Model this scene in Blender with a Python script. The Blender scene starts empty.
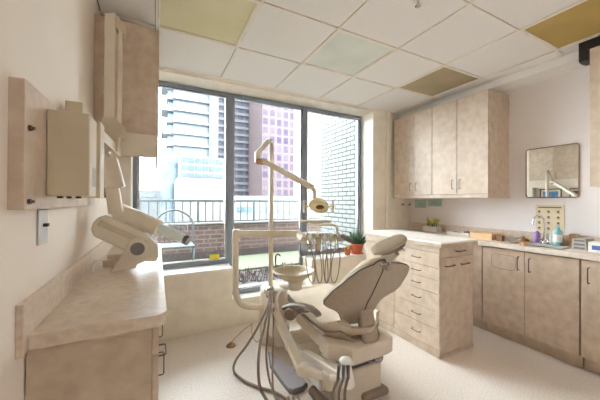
import bpy, bmesh, math, random
from mathutils import Vector, Matrix
random.seed(7)
PI = math.pi
COL = bpy.context.scene.collection
SC = bpy.context.scene

# ------------------------------------------------------------------ camera model
FPX = 279.7; CH = 1.349
yw, pt_, ro = [math.radians(a) for a in (27.135, .28, .247)]
F = Vector((math.sin(yw)*math.cos(pt_), math.cos(yw)*math.cos(pt_), math.sin(pt_)))
R = Vector((math.cos(yw), -math.sin(yw), 0)); U = R.cross(F)
R2 = R*math.cos(ro) + U*math.sin(ro); U2 = U*math.cos(ro) - R*math.sin(ro)

def P(u, v, x=None, y=None, z=None, D=None):
    """world point on the plane x=, y=, z= (or at distance D) seen at u, v"""
    d = F + R2*((u-300)/FPX) + U2*((200-v)/FPX)
    t = x/d.x if x is not None else y/d.y if y is not None else (z-CH)/d.z if z is not None else D
    return Vector((0, 0, CH)) + d*t

# ------------------------------------------------------------------ materials
def lin(c):
    return tuple((x/255/12.92 if x/255 <= .04045 else ((x/255+.055)/1.055)**2.4) for x in c) + (1,)

def base_mat(name):
    m = bpy.data.materials.new(name); m.use_nodes = True
    return m, m.node_tree, m.node_tree.nodes['Principled BSDF']

def mat(name, c, rough=.5, metal=0, c2=None, scale=8, bump=0, bscale=60, spec=.5, detail=4, lo=.35, hi=.65, alpha=None, coat=0):
    m, nt, b = base_mat(name)
    b.inputs['Base Color'].default_value = lin(c)
    b.inputs['Roughness'].default_value = rough
    b.inputs['Metallic'].default_value = metal
    b.inputs['Specular IOR Level'].default_value = spec
    b.inputs['Coat Weight'].default_value = coat
    tc = nt.nodes.new('ShaderNodeTexCoord')
    n = nt.nodes.new('ShaderNodeTexNoise'); n.inputs['Scale'].default_value = scale; n.inputs['Detail'].default_value = detail
    nt.links.new(tc.outputs['Object'], n.inputs['Vector'])
    r = nt.nodes.new('ShaderNodeValToRGB')
    r.color_ramp.elements[0].position = lo; r.color_ramp.elements[1].position = hi
    cc = c2 or tuple(min(255, x*1.04) for x in c)
    r.color_ramp.elements[0].color = lin(c); r.color_ramp.elements[1].color = lin(cc)
    nt.links.new(n.outputs['Fac'], r.inputs['Fac']); nt.links.new(r.outputs['Color'], b.inputs['Base Color'])
    if bump:
        n2 = nt.nodes.new('ShaderNodeTexNoise'); n2.inputs['Scale'].default_value = bscale
        bp = nt.nodes.new('ShaderNodeBump'); bp.inputs['Strength'].default_value = bump; bp.inputs['Distance'].default_value = .002
        nt.links.new(tc.outputs['Object'], n2.inputs['Vector'])
        nt.links.new(n2.outputs['Fac'], bp.inputs['Height']); nt.links.new(bp.outputs['Normal'], b.inputs['Normal'])
    return m

def brick_mat(name, c1, c2, mortar, w, h, ms, rough=.7, axis='yz', offset=.5, bump=.3):
    """bricks laid in the y-z or x-z plane"""
    m, nt, b = base_mat(name); b.inputs['Roughness'].default_value = rough; b.inputs['Specular IOR Level'].default_value = .15
    tc = nt.nodes.new('ShaderNodeTexCoord'); sp = nt.nodes.new('ShaderNodeSeparateXYZ'); cb = nt.nodes.new('ShaderNodeCombineXYZ')
    nt.links.new(tc.outputs['Object'], sp.inputs[0])
    nt.links.new(sp.outputs['Y' if axis == 'yz' else 'X'], cb.inputs['X']); nt.links.new(sp.outputs['Z'], cb.inputs['Y'])
    br = nt.nodes.new('ShaderNodeTexBrick'); br.offset = offset
    br.inputs['Scale'].default_value = 1; br.inputs['Brick Width'].default_value = w; br.inputs['Row Height'].default_value = h
    br.inputs['Mortar Size'].default_value = ms; br.inputs['Mortar Smooth'].default_value = .1
    br.inputs['Color1'].default_value = lin(c1); br.inputs['Color2'].default_value = lin(c2); br.inputs['Mortar'].default_value = lin(mortar)
    nt.links.new(cb.outputs[0], br.inputs['Vector']); nt.links.new(br.outputs['Color'], b.inputs['Base Color'])
    if bump:
        bp = nt.nodes.new('ShaderNodeBump'); bp.inputs['Strength'].default_value = bump; bp.inputs['Distance'].default_value = .01; bp.invert = True
        nt.links.new(br.outputs['Fac'], bp.inputs['Height']); nt.links.new(bp.outputs['Normal'], b.inputs['Normal'])
    return m

def glass_mat(name, tint=(245, 252, 250), refl=.35):
    m = bpy.data.materials.new(name); m.use_nodes = True; nt = m.node_tree; nt.nodes.clear()
    o = nt.nodes.new('ShaderNodeOutputMaterial'); mx = nt.nodes.new('ShaderNodeMixShader')
    t = nt.nodes.new('ShaderNodeBsdfTransparent'); g = nt.nodes.new('ShaderNodeBsdfGlossy'); fr = nt.nodes.new('ShaderNodeFresnel')
    t.inputs['Color'].default_value = lin(tint); g.inputs['Roughness'].default_value = .02
    fr.inputs['IOR'].default_value = 1.3
    nt.links.new(fr.outputs[0], mx.inputs[0]); nt.links.new(t.outputs[0], mx.inputs[1]); nt.links.new(g.outputs[0], mx.inputs[2])
    nt.links.new(mx.outputs[0], o.inputs[0]); return m

def emit_mat(name, c, s):
    m, nt, b = base_mat(name)
    b.inputs['Base Color'].default_value = lin(c)
    b.inputs['Emission Color'].default_value = lin(c); b.inputs['Emission Strength'].default_value = s
    return m

def dim(m, f=.12):  # outdoor exposure put into colour: darkens base colours under the strong sky
    for n in m.node_tree.nodes:
        if n.type == 'VALTORGB':
            for e in n.color_ramp.elements: e.color = [c*f for c in e.color[:3]]+[1]
        if n.type == 'TEX_BRICK':
            for k in ('Color1', 'Color2', 'Mortar'): n.inputs[k].default_value = [c*f for c in n.inputs[k].default_value[:3]]+[1]
    return m
M = {}
M['lam'] = mat('beige_laminate', (200, 179, 157), .4, c2=(221, 203, 184), scale=15, detail=10, lo=.3, hi=.7)
M['lam_top'] = mat('worktop_laminate', (206, 188, 168), .38, c2=(226, 210, 192), scale=34, detail=9, lo=.3, hi=.7)
M['lam_top2'] = mat('pale_worktop_laminate', (220, 206, 190), .32, c2=(238, 227, 215), scale=34, detail=9, lo=.3, hi=.7)
M['lam_side'] = mat('laminate_edge', (190, 170, 147), .5, c2=(210, 192, 170), scale=12, detail=8)
M['gap'] = mat('dark_recess', (58, 46, 38), .8)
M['wall_l'] = mat('warm_light_wall_paint', (238, 228, 216), .75, c2=(241, 232, 221), scale=3, bump=.1)  # same wall paint, tinted warmer to carry the light on the left side
M['wall'] = mat('white_wall_paint', (243, 237, 236), .75, c2=(245, 240, 239), scale=3, bump=.1)
M['trimw'] = mat('cream_trim_paint', (238, 231, 216), .45)
M['ceil'] = mat('ceiling_tile', (242, 239, 236), .9, c2=(245, 243, 240), scale=60, bump=.15, bscale=300)
M['grid'] = mat('ceiling_grid_metal', (240, 233, 222), .4)
M['gap_shade'] = mat('ceiling_gap_shade', (128, 112, 98), .8)  # shade painted into the backing seen through gaps beside the bars
M['floor'] = mat('speckled_vinyl_floor', (220, 207, 194), .3, c2=(236, 228, 220), scale=90, detail=6, lo=.36, hi=.6, bump=.05, bscale=80)
M['frame'] = mat('dark_window_frame', (136, 146, 160), .4)
M['sill'] = mat('white_sill', (238, 236, 230), .35)
M['cream'] = mat('cream_enamel', (224, 214, 196), .35, coat=.2)
M['cream2'] = mat('ivory_enamel', (204, 191, 164), .35)
M['white'] = mat('white_plastic', (236, 232, 224), .35)
M['shell'] = mat('chair_shell_ivory', (218, 206, 188), .35)
M['vinyl'] = mat('taupe_vinyl', (172, 157, 137), .42, c2=(179, 164, 144), scale=40, bump=.3, bscale=200)
M['vinyl_l'] = mat('light_taupe_vinyl', (206, 189, 167), .4, c2=(212, 196, 175), scale=40, bump=.3, bscale=200)
M['vinyl_d'] = mat('dark_taupe_plastic', (136, 121, 106), .45)
M['piping'] = mat('brown_piping', (92, 76, 60), .5)
M['steel'] = mat('brushed_steel', (190, 188, 184), .25, metal=1)
M['satin'] = mat('satin_steel', (198, 196, 192), .5, metal=.35)
M['chrome'] = mat('chrome', (220, 220, 220), .08, metal=1)
M['bronze'] = mat('dark_handle_metal', (112, 100, 88), .35, metal=.8)
M['black'] = mat('black_plastic', (34, 34, 36), .4)
M['grey'] = mat('grey_plastic', (120, 118, 118), .45)
M['gpad'] = mat('grey_pedal_top', (168, 162, 168), .4)
M['hose'] = mat('taupe_hose', (146, 130, 114), .5)
M['terra'] = mat('terracotta', (196, 108, 74), .7, c2=(208, 122, 88), scale=12)
M['soil'] = mat('soil', (62, 46, 34), .95)
M['leafd'] = mat('succulent_green', (58, 92, 72), .5, c2=(84, 122, 92), scale=30)
M['yellow'] = mat('yellow_petals', (226, 206, 62), .6)
M['redp'] = mat('red_petals', (196, 60, 48), .6)
M['glass'] = glass_mat('window_glass')
M['lamp_y'] = mat('yellowed_diffuser', (222, 214, 172), .5, c2=(232, 226, 190), scale=2)
M['lamp_g'] = mat('grey_green_diffuser', (222, 226, 218), .5, c2=(234, 237, 230), scale=3)
M['lamp_b'] = mat('browned_diffuser', (168, 152, 120), .5, c2=(180, 164, 134), scale=3)
M['lamp_o'] = mat('ochre_diffuser', (186, 158, 84), .5, c2=(200, 172, 98), scale=2)
M['mirror'] = mat('mirror_silver', (238, 238, 236), .01, metal=1)
M['purple'] = mat('purple_soap', (170, 132, 204), .3)
M['teal'] = mat('teal_soap', (142, 200, 208), .25)
M['clear'] = mat('clear_plastic', (214, 226, 228), .15)
M['orangebox'] = mat('orange_wood', (228, 190, 146), .5, c2=(236, 200, 158), scale=10)
M['brown'] = mat('brown_wood', (142, 104, 72), .6)
M['poster'] = mat('cream_card', (228, 214, 186), .7)
M['ink'] = mat('brown_ink', (120, 96, 76), .8)
M['blue'] = mat('blue_print', (70, 120, 178), .5, c2=(120, 170, 210), scale=9)
M['tealp'] = mat('teal_chart', (172, 204, 194), .5, c2=(196, 218, 210), scale=30)
M['greybox'] = mat('grey_box_card', (178, 170, 160), .7, c2=(196, 188, 178), scale=60)
M['pink'] = mat('tan_cord', (186, 152, 122), .6)
# outside
M['conc'] = mat('balcony_concrete', (214, 206, 200), .8, c2=(228, 222, 216), scale=6)
M['turf'] = mat('balcony_turf', (186, 200, 150), .95, c2=(206, 214, 178), scale=50, bump=.5)
M['bed'] = mat('gravel_bed', (74, 62, 56), .95, c2=(150, 126, 118), scale=26, detail=8, bump=1)
M['shrub'] = mat('dry_shrub', (150, 116, 108), .9)
M['parapet'] = brick_mat('parapet_brick', (182, 142, 128), (162, 128, 118), (214, 198, 188), .24, .085, .012, axis='xz')
M['rail'] = mat('railing_paint', (108, 122, 122), .5)
M['wbrick'] = brick_mat('white_painted_brick', (250, 250, 248), (240, 242, 238), (96, 112, 100), .21, .072, .009, axis='yz', bump=.6)
M['pinkw'] = mat('beige_render_wall', (238, 220, 200), .8)
M['tglass'] = mat('tower_blue_glass', (92, 152, 190), .15, c2=(176, 214, 234), scale=.35, detail=6)
M['tslab'] = mat('tower_white_slab', (236, 240, 244), .6)
M['tbase'] = mat('podium_stone', (222, 206, 190), .7, c2=(232, 220, 208), scale=.5)
M['tpink'] = brick_mat('pink_tower_facade', (156, 140, 184), (214, 196, 214), (250, 216, 220), 2.6, 3.1, .45, axis='xz', offset=0, bump=0)
M['tlav'] = brick_mat('lavender_tower_facade', (168, 172, 208), (206, 202, 226), (232, 222, 236), 3.2, 2.8, .55, axis='xz', offset=0, bump=0)
M['far'] = mat('far_building', (206, 214, 218), .8, c2=(226, 230, 232), scale=.3)
M['street'] = mat('street_asphalt', (168, 168, 170), .9)

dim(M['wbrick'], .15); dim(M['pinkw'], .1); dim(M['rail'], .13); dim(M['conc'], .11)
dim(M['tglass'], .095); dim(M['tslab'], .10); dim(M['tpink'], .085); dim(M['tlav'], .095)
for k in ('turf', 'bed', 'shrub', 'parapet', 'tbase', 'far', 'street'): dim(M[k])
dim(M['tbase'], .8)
# ------------------------------------------------------------------ mesh builder
def wloc(o):
    v = Vector((0, 0, 0))
    while o is not None:
        v += o.location; o = o.parent
    return v

class B:
    def __init__(s): s.bm = bmesh.new()
    def _add(s, bm2, smooth=False):
        if smooth:
            for f in bm2.faces: f.smooth = True
        me = bpy.data.meshes.new('t'); bm2.to_mesh(me); bm2.free(); s.bm.from_mesh(me); bpy.data.meshes.remove(me); return s
    def box(s, a, b, bev=.003, seg=2, rot=None, about=None):
        a, b = Vector(a), Vector(b)
        lo = Vector([min(a[i], b[i]) for i in range(3)]); hi = Vector([max(a[i], b[i]) for i in range(3)])
        q = bmesh.new(); bmesh.ops.create_cube(q, size=1)
        c = (lo+hi)/2; d = hi-lo
        for v in q.verts: v.co = Vector((v.co.x*d.x, v.co.y*d.y, v.co.z*d.z)) + c
        if bev:
            bmesh.ops.bevel(q, geom=q.edges[:], offset=min(bev, min(d)*.45), segments=seg, affect='EDGES', profile=.5)
        if rot is not None:
            o = Vector(about) if about is not None else c
            for v in q.verts: v.co = rot @ (v.co-o) + o
        return s._add(q)
    def cyl(s, p, q_, r, r2=None, n=20, cap=True, bev=0):
        p, q_ = Vector(p), Vector(q_); d = q_-p; L = d.length
        q = bmesh.new(); bmesh.ops.create_cone(q, cap_ends=cap, segments=n, radius1=r, radius2=r if r2 is None else r2, depth=L)
        if bev:
            es = [e for e in q.edges if len(e.link_faces) == 2 and any(len(f.verts) > 4 for f in e.link_faces)]
            bmesh.ops.bevel(q, geom=es, offset=bev, segments=3, affect='EDGES', profile=.5)
        m = Matrix.Translation((p+q_)/2) @ d.to_track_quat('Z', 'Y').to_matrix().to_4x4()
        q.transform(m)
        for f in q.faces: f.smooth = len(f.verts) <= 4
        return s._add(q)
    def ball(s, c, r, sc=(1, 1, 1), rot=None, n=20, zmin=None):
        q = bmesh.new(); bmesh.ops.create_uvsphere(q, u_segments=n, v_segments=max(8, n//2), radius=1)
        for v in q.verts:
            w = Vector((v.co.x*sc[0]*r, v.co.y*sc[1]*r, v.co.z*sc[2]*r))
            if rot is not None: w = rot @ w
            v.co = w+Vector(c)
        return s._add(q, True)
    def sweep(s, pts, prof, closed_prof=True, caps=True, up=Vector((0, 0, 1)), sm=True):
        """sweep profile [(a,b)...] along pts; prof may be a function of i returning points"""
        q = bmesh.new(); rings = []
        pts = [Vector(p) for p in pts]; n = len(pts)
        t0 = (pts[1]-pts[0]).normalized()
        nrm = up - t0*up.dot(t0)
        if nrm.length < .05: nrm = Vector((1, 0, 0)) - t0*t0.x
        nrm.normalize()
        for i, p in enumerate(pts):
            t = (pts[min(i+1, n-1)]-pts[max(i-1, 0)]).normalized()
            nrm = (nrm - t*nrm.dot(t)).normalized(); bi = t.cross(nrm)
            pr = prof(i) if callable(prof) else prof
            rings.append([q.verts.new(p + bi*a + nrm*b) for a, b in pr])
        k = len(rings[0])
        for i in range(n-1):
            for j in range(k):
                q.faces.new((rings[i][j], rings[i][(j+1) % k], rings[i+1][(j+1) % k], rings[i+1][j]))
        if caps: q.faces.new(rings[0][::-1]); q.faces.new(rings[-1])
        bmesh.ops.recalc_face_normals(q, faces=q.faces[:])
        if sm:
            for f in q.faces: f.smooth = len(f.verts) <= 4
        return s._add(q)
    def tube(s, pts, r, n=10, step=6, smooth=True, caps=True):
        pts = [Vector(p) for p in pts]
        if smooth and len(pts) > 2: pts = crom(pts, step)
        rr = r if callable(r) else (lambda i: r)
        return s.sweep(pts, lambda i: [(rr(i/(len(pts)-1) if callable(r) else i)*math.cos(2*PI*k/n), rr(i/(len(pts)-1) if callable(r) else i)*math.sin(2*PI*k/n)) for k in range(n)], caps=caps)
    def lathe(s, c, prof, n=32, axis=None):
        """prof [(r,z)...]; closed at the ends when r=0"""
        q = bmesh.new(); rings = []
        for r, z in prof:
            if r < 1e-6: rings.append([q.verts.new((0, 0, z))])
            else: rings.append([q.verts.new((r*math.cos(2*PI*k/n), r*math.sin(2*PI*k/n), z)) for k in range(n)])
        for a, b in zip(rings, rings[1:]):
            for k in range(n):
                k2 = (k+1) % n
                if len(a) == 1 and len(b) == 1: continue
                if len(a) == 1: q.faces.new((a[0], b[k2], b[k]))
                elif len(b) == 1: q.faces.new((a[k], a[k2], b[0]))
                else: q.faces.new((a[k], a[k2], b[k2], b[k]))
        bmesh.ops.recalc_face_normals(q, faces=q.faces[:])
        m = Matrix.Translation(Vector(c))
        if axis is not None: m = m @ Vector(axis).to_track_quat('Z', 'Y').to_matrix().to_4x4()
        q.transform(m)
        return s._add(q, True)
    def prism(s, poly, vec, bev=.003, seg=2, smooth=False):
        """closed polygon of 3-D points extruded along vec"""
        q = bmesh.new(); vs = [q.verts.new(Vector(p)) for p in poly]; f = q.faces.new(vs)
        r = bmesh.ops.extrude_face_region(q, geom=[f])
        for v in [g for g in r['geom'] if isinstance(g, bmesh.types.BMVert)]: v.co += Vector(vec)
        bmesh.ops.recalc_face_normals(q, faces=q.faces[:])
        if bev: bmesh.ops.bevel(q, geom=q.edges[:], offset=bev, segments=seg, affect='EDGES', profile=.5, clamp_overlap=True)
        return s._add(q, smooth)
    def skin(s, fn, nu, nv, thick, smooth=True, dirfn=None):
        """sheet fn(a,b) a,b in 0..1 given thickness along dirfn (default +normal) - closed solid"""
        g = [[Vector(fn(i/nu, j/nv)) for j in range(nv+1)] for i in range(nu+1)]
        q = bmesh.new()
        def nrm(i, j):
            a = g[min(i+1, nu)][j]-g[max(i-1, 0)][j]; b = g[i][min(j+1, nv)]-g[i][max(j-1, 0)]
            c = a.cross(b); return c.normalized() if c.length > 1e-9 else Vector((0, 0, 1))
        A = [[q.verts.new(g[i][j]) for j in range(nv+1)] for i in range(nu+1)]
        Bv = []
        for i in range(nu+1):
            row = []
            for j in range(nv+1):
                tt = thick(i/nu, j/nv) if callable(thick) else thick
                row.append(q.verts.new(g[i][j] + (dirfn(i/nu, j/nv) if dirfn else nrm(i, j))*tt))
            Bv.append(row)
        for i in range(nu):
            for j in range(nv):
                q.faces.new((A[i][j], A[i+1][j], A[i+1][j+1], A[i][j+1]))
                q.faces.new((Bv[i][j], Bv[i][j+1], Bv[i+1][j+1], Bv[i+1][j]))
        for i in range(nu):
            q.faces.new((A[i][0], Bv[i][0], Bv[i+1][0], A[i+1][0])); q.faces.new((A[i][nv], A[i+1][nv], Bv[i+1][nv], Bv[i][nv]))
        for j in range(nv):
            q.faces.new((A[0][j], A[0][j+1], Bv[0][j+1], Bv[0][j])); q.faces.new((A[nu][j], Bv[nu][j], Bv[nu][j+1], A[nu][j+1]))
        bmesh.ops.recalc_face_normals(q, faces=q.faces[:])
        return s._add(q, smooth)
    def obj(s, name, m, parent=None, loc=None, sub=0):
        o_loc = Vector(loc) if loc is not None else Vector((0, 0, 0))
        off = wloc(parent) + o_loc if parent else o_loc
        for v in s.bm.verts: v.co -= off
        me = bpy.data.meshes.new(name); s.bm.to_mesh(me); s.bm.free()
        me.materials.append(M[m] if isinstance(m, str) else m)
        o = bpy.data.objects.new(name, me); COL.objects.link(o); o.location = o_loc
        if parent: o.parent = parent
        if sub:
            md = o.modifiers.new('sub', 'SUBSURF'); md.levels = sub; md.render_levels = sub
        return o

def crom(pts, step=6):
    out = []; n = len(pts)
    for i in range(n-1):
        p0, p1, p2, p3 = pts[max(i-1, 0)], pts[i], pts[i+1], pts[min(i+2, n-1)]
        for k in range(step):
            t = k/step
            out.append(.5*((2*p1)+(-p0+p2)*t+(2*p0-5*p1+4*p2-p3)*t*t+(-p0+3*p1-3*p2+p3)*t**3))
    out.append(pts[-1]); return out

def thing(name, label, cat, loc, group=None):
    o = bpy.data.objects.new(name, None); COL.objects.link(o); o.location = Vector(loc); o.empty_display_size = .1
    o['label'] = label; o['category'] = cat
    if group: o['group'] = group
    return o
def tag(o, label, cat, group=None, kind=None):
    o['label'] = label; o['category'] = cat
    if group: o['group'] = group
    if kind: o['kind'] = kind
    return o
def struct(o): o['kind'] = 'structure'; return o

# ------------------------------------------------------------------ room numbers
XL, XR, YW, YG, ZC = -.36, 3.45, 3.034, 3.314, 2.65
YB = -1.7
GX, GY, G = .603, 2.348, .61

# ------------------------------------------------------------------ room shell
struct(B().box((XL-.1, YB-.1, -.1), (XR+.1, YW+.35, 0), 0).obj('floor', 'floor'))
struct(B().box((XL-.12, YB-.1, 0), (XL, YW+.36, ZC+.1), 0).obj('wall_left', 'wall_l'))
struct(B().box((XR, YB-.1, 0), (XR+.12, YW+.36, ZC+.1), 0).obj('wall_right', 'wall'))
struct(B().box((XL, YB-.12, 0), (XR, YB, ZC+.1), 0).obj('wall_back', 'wall'))
# window wall: low walls under the two windows, pillar on the right, header slab
w = B()
w.box((XL, YW, 0), (.735, YG+.05, .60), 0).box((1.725, YW, 0), (2.705, YG+.05, .60), 0)
w.box((.735, YW, 0), (1.725, YG+.05, .235), 0)
w.box((2.705, YW, 0), (XR, YG+.05, ZC), 0).box((XL, YW+.0, .6), (-.215, YG+.05, ZC), 0)
w.box((-.215, YG-.28, 2.615), (2.705, YG+.05, ZC+.1), 0)
struct(w.obj('wall_window', 'trimw'))
struct(B().box((2.94, YW-.035, .0), (3.0, YW+.001, ZC-.002), .004).obj('trim_2', 'trimw'))
# convector cover running along the foot of the window wall
struct(B().box((.0, YW-.022, 0), (1.73, YW+.001, .285), .004).box((1.73, YW-.022, 0), (2.2, YW+.001, .285), .004).obj('baseboard_window', 'trimw'))
# sills
struct(B().box((-.2, YW-.015, .60), (.745, YG+.01, .625), .005).obj('trim_3', 'sill'))
struct(B().box((1.715, YW-.015, .60), (2.72, YG+.01, .625), .005).obj('trim_4', 'sill'))
struct(B().box((.735, YW-.01, .235), (1.725, YG+.01, .25), .003).obj('trim_5', 'sill'))

# ceiling: backing slab, individual tile faces in one mesh, T bars in another
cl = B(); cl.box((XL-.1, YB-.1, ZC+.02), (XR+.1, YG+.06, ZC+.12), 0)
ceil = struct(cl.obj('ceiling', 'gap_shade'))
lights = {(-1, -1): 'lamp_y', (1, -1): 'lamp_g', (3, -1): 'lamp_b', (3, -3): 'lamp_o'}
lit = [(1, -6), (3, -6), (3, -4)]  # grid cells of the added fill panels, out of view
tl = B(); gd = B()
xs = [XL] + [GX+G*i for i in range(-1, 5)] + [3.19]
ys = [YB] + [GY+G*j for j in range(-6, 1)] + [YW+.0]
for a in range(len(xs)-1):
    for b in range(len(ys)-1):
        i = round((xs[a]-GX)/G) if a else -2; j = round((ys[b]-GY)/G) if b else -8
        if a == 0: i = -2
        if (i, j) in lights or (i, j) in lit: continue
        tl.box((xs[a]+.0115, ys[b]+.0115, ZC+.001), (xs[a+1]-.0115, ys[b+1]-.0115, ZC+.03), 0)
tl.box((3.2, YB, ZC-.075), (XR, YW, ZC+.03), 0)
tl.obj('tile_field', 'ceil', ceil)
for x in xs[1:]:
    gd.box((x-.0075, YB, ZC-.004), (x+.0075, YW, ZC+.004), 0)
for y in ys[1:-1]:
    gd.box((XL, y-.0075, ZC-.004), (3.19, y+.0075, ZC+.004), 0)
gd.box((XL, YW-.02, ZC-.006), (XR, YW, ZC+.004), 0)
gd.obj('tile_grid', 'grid', ceil)
# thin shadows beside the bars are painted by the dark backing slab
names = {'lamp_y': 'yellowed square ceiling light panel nearest the left wall cabinet', 'lamp_g': 'pale grey-green square ceiling light panel in the middle of the ceiling',
         'lamp_b': 'brownish dim ceiling light panel just above the right wall cabinet', 'lamp_o': 'ochre ceiling light panel at the top right near the black box'}
lampcount = 0
def ceiling_light(i, j, m, label):
    x0, y0 = GX+G*i, GY+G*j; x1, y1 = x0+G, y0+G
    t = thing('ceiling_light', label, 'ceiling light', ((x0+x1)/2, (y0+y1)/2, ZC), 'square light panels set in the ceiling grid')
    f = B()
    e = .022
    for a, b in (((x0+.009, y0+.009), (x1-.009, y0+e)), ((x0+.009, y1-e), (x1-.009, y1-.009)), ((x0+.009, y0+e), (x0+e, y1-e)), ((x1-e, y0+e), (x1-.009, y1-e))):
        f.box((a[0], a[1], ZC-.003), (b[0], b[1], ZC+.018), .001)
    f.obj('frame', 'grid', t)
    B().box((x0+e, y0+e, ZC+.006), (x1-e, y1-e, ZC+.014), 0).obj('diffuser', m, t)
for (i, j), m in lights.items(): ceiling_light(i, j, m, names[m])
M['lit'] = emit_mat('added_fill_diffuser', (252, 246, 246), .42)  # glow of unseen panels added to fill the room with light
for k, (i, j) in enumerate(lit):
    ceiling_light(i, j, 'lit', 'added unseen fill light panel behind the camera, ' + ('in the middle of the back', 'at the back by the right wall', 'nearer by the right wall')[k])
# sprinkler
c = P(418, 0, z=ZC-.004)
t = thing('ceiling_sprinkler', 'small chrome sprinkler head in the ceiling at the top edge of the photo', 'sprinkler', c)
B().lathe(c, [(0, .004), (.035, .004), (.034, 0), (.014, -.006), (0, -.006)]).obj('flange', 'white', t)
B().cyl(c, c+Vector((0, 0, -.035)), .008).lathe(c+Vector((0, 0, -.037)), [(0, 0), (.018, 0), (.018, -.003), (0, -.003)]).obj('head', 'chrome', t)

# ------------------------------------------------------------------ windows
def window(n, x0, x1, z0, z1, fw=.045, extra=None):
    f = B(); y0, y1 = YG-.03, YG+.04
    f.box((x0, y0, z0), (x0+fw, y1, z1), .003).box((x1-fw, y0, z0), (x1, y1, z1), .003)
    f.box((x0+fw, y0, z1-fw), (x1-fw, y1, z1), .003).box((x0+fw, y0, z0), (x1-fw, y1, z0+fw), .003)
    o = struct(f.obj('window_%d' % n, 'frame'))
    g = B()
    i = .012; a = fw
    for (p, q) in (((x0+a, z0+a), (x0+a+i, z1-a)), ((x1-a-i, z0+a), (x1-a, z1-a)), ((x0+a+i, z1-a-i), (x1-a-i, z1-a)), ((x0+a+i, z0+a), (x1-a-i, z0+a+i))):
        g.box((p[0], YG-.012, p[1]), (q[0], YG+.02, q[1]), 0)
    g.obj('glazing_bead', 'steel', o)
    B().box((x0+fw, YG+.002, z0+fw), (x1-fw, YG+.008, z1-fw), 0).obj('glass_pane', 'glass', o)
    return o
w1 = window(1, -.215, .765, .625, 2.615)
w2 = window(2, .765, 1.745, .25, 2.615, .04)
w3 = window(3, 1.745, 2.705, .625, 2.615)
B().box((.905, YG-.06, 2.55), (1.60, YG-.03, 2.60), .003).box((1.30, YG-.07, 2.545), (1.42, YG-.03, 2.56), .003).obj('head_rail', 'frame', w2)
# small yellow sticker on the first pane
s1, s2 = P(210, 254.5, y=YG), P(219, 259, y=YG)
o = tag(B().box((s1.x, YG-.001, s1.z), (s2.x, YG+.001, s2.z), 0).obj('window_sticker', mat('yellow_sticker', (246, 226, 40), .5), loc=(s1.x, YG, s2.z)),
        'small yellow sticker low on the left window pane', 'sticker')

# ------------------------------------------------------------------ cabinets
def pull(b, p, q, out, r=.0035, d=.028):
    """U-shaped wire pull from p to q standing out along vector out"""
    p, q, out = Vector(p), Vector(q), Vector(out)*d
    e = (q-p).normalized()*.006
    b.tube([p, p+out*.8, p+out+e, q+out-e, q+out*.8, q], r, n=8, smooth=False)
    return b

# --- right wall cabinet (front x=3.056)
CX = 3.056
t = thing('wall_cabinet', 'long beige laminate wall cabinet above the right worktop near the window', 'cabinet', (3.37, 2.35, 1.414))
B().box((CX+.02, 1.688, 1.44), (XR, YW-.037, 2.532), .002).obj('body', 'lam', t)
B().box((CX-.002, 1.686, 1.395), (CX+.018, YW-.04, 1.436), .002).box((CX+.018, 1.686, 1.395), (XR-.002, 1.705, 1.44), .002).obj('light_rail', 'lam', t)
yy = [2.985, 2.63, 2.355, 2.03, 1.688]
for k in range(4):
    y1, y0 = yy[k], yy[k+1]
    d = B().box((CX, y0+.003, 1.44), (CX+.018, y1-.003, 2.53), .0015).obj('door', 'lam', t)
    yh = (y0+.045) if k % 2 == 0 else (y1-.045)
    pull(B(), (CX, yh, 1.50), (CX, yh, 1.60), (-1, 0, 0)).obj('handle', 'bronze', d)
# --- second right wall cabinet nearer the camera
t = thing('wall_cabinet', 'beige laminate wall cabinet cut off by the right edge of the photo', 'cabinet', (3.37, .5, 1.478))
B().box((CX+.02, -.2, 1.478), (XR, .927, 2.57), .002).obj('body', 'lam', t)
for y0, y1 in ((.55, .927), (.17, .55), (-.2, .17)):
    d = B().box((CX, y0+.0015, 1.478), (CX+.018, y1-.0015, 2.57), .0015).obj('door', 'lam', t)
    pull(B(), (CX, y0+.045, 1.54), (CX, y0+.045, 1.64), (-1, 0, 0)).obj('handle', 'bronze', d)
# black open bracket box beside its top
t = thing('mounting_bracket', 'black bracket box above the corner of the right-edge wall cabinet', 'bracket', (3.15, .9, 2.575))
B().box((3.05, .2, 2.572), (3.185, .99, 2.645), .004).box((3.05, .935, 2.49), (3.185, .99, 2.58), .004).obj('bracket_box', 'black', t)
B().tube([(3.10, .995, 2.56), (3.12, 1.005, 2.52), (3.16, .995, 2.50)], .006).obj('cable', 'black', t)

# --- right base run; door plane x=3.02
DX = 3.02; KX = 3.09; ZT = .903
def base_unit(label, y0, y1, fronts, group=None):
    t = thing('base_cabinet', label, 'cabinet', (3.35, (y0+y1)/2, 0), group)
    bb = B()
    if 'sink' in label:
        bb.box((DX+.02, y0+.0005, .119), (XR, y0+.018, ZT), .001).box((DX+.02, y1-.018, .119), (XR-.003, y1-.0005, ZT), .001).box((DX+.02, y0+.018, .119), (XR, y1-.018, .137), 0)
    else: bb.box((DX+.02, y0+.0005, .119), (XR-.003, y1-.0005, ZT), .001)
    bb.box((KX, y0+.0005, 0), (XR-.003, y1-.0005, .119), 0).obj('body', 'lam_side', t)
    for kind, a, b, z0, z1, hy in fronts:
        d = B().box((DX, a+.002, z0+.0015), (DX+.0185, b-.002, z1-.0015), .0015).obj(kind, 'lam', t)
        if hy is not None:
            if kind == 'door': pull(B(), (DX, hy, z1-.175), (DX, hy, z1-.055), (-1, 0, 0), .0045, .032).obj('handle', 'bronze', d)
            else: pull(B(), (DX, hy-.05, (z0+z1)/2), (DX, hy+.05, (z0+z1)/2), (-1, 0, 0)).obj('handle', 'bronze', d)
    return t, d
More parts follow.
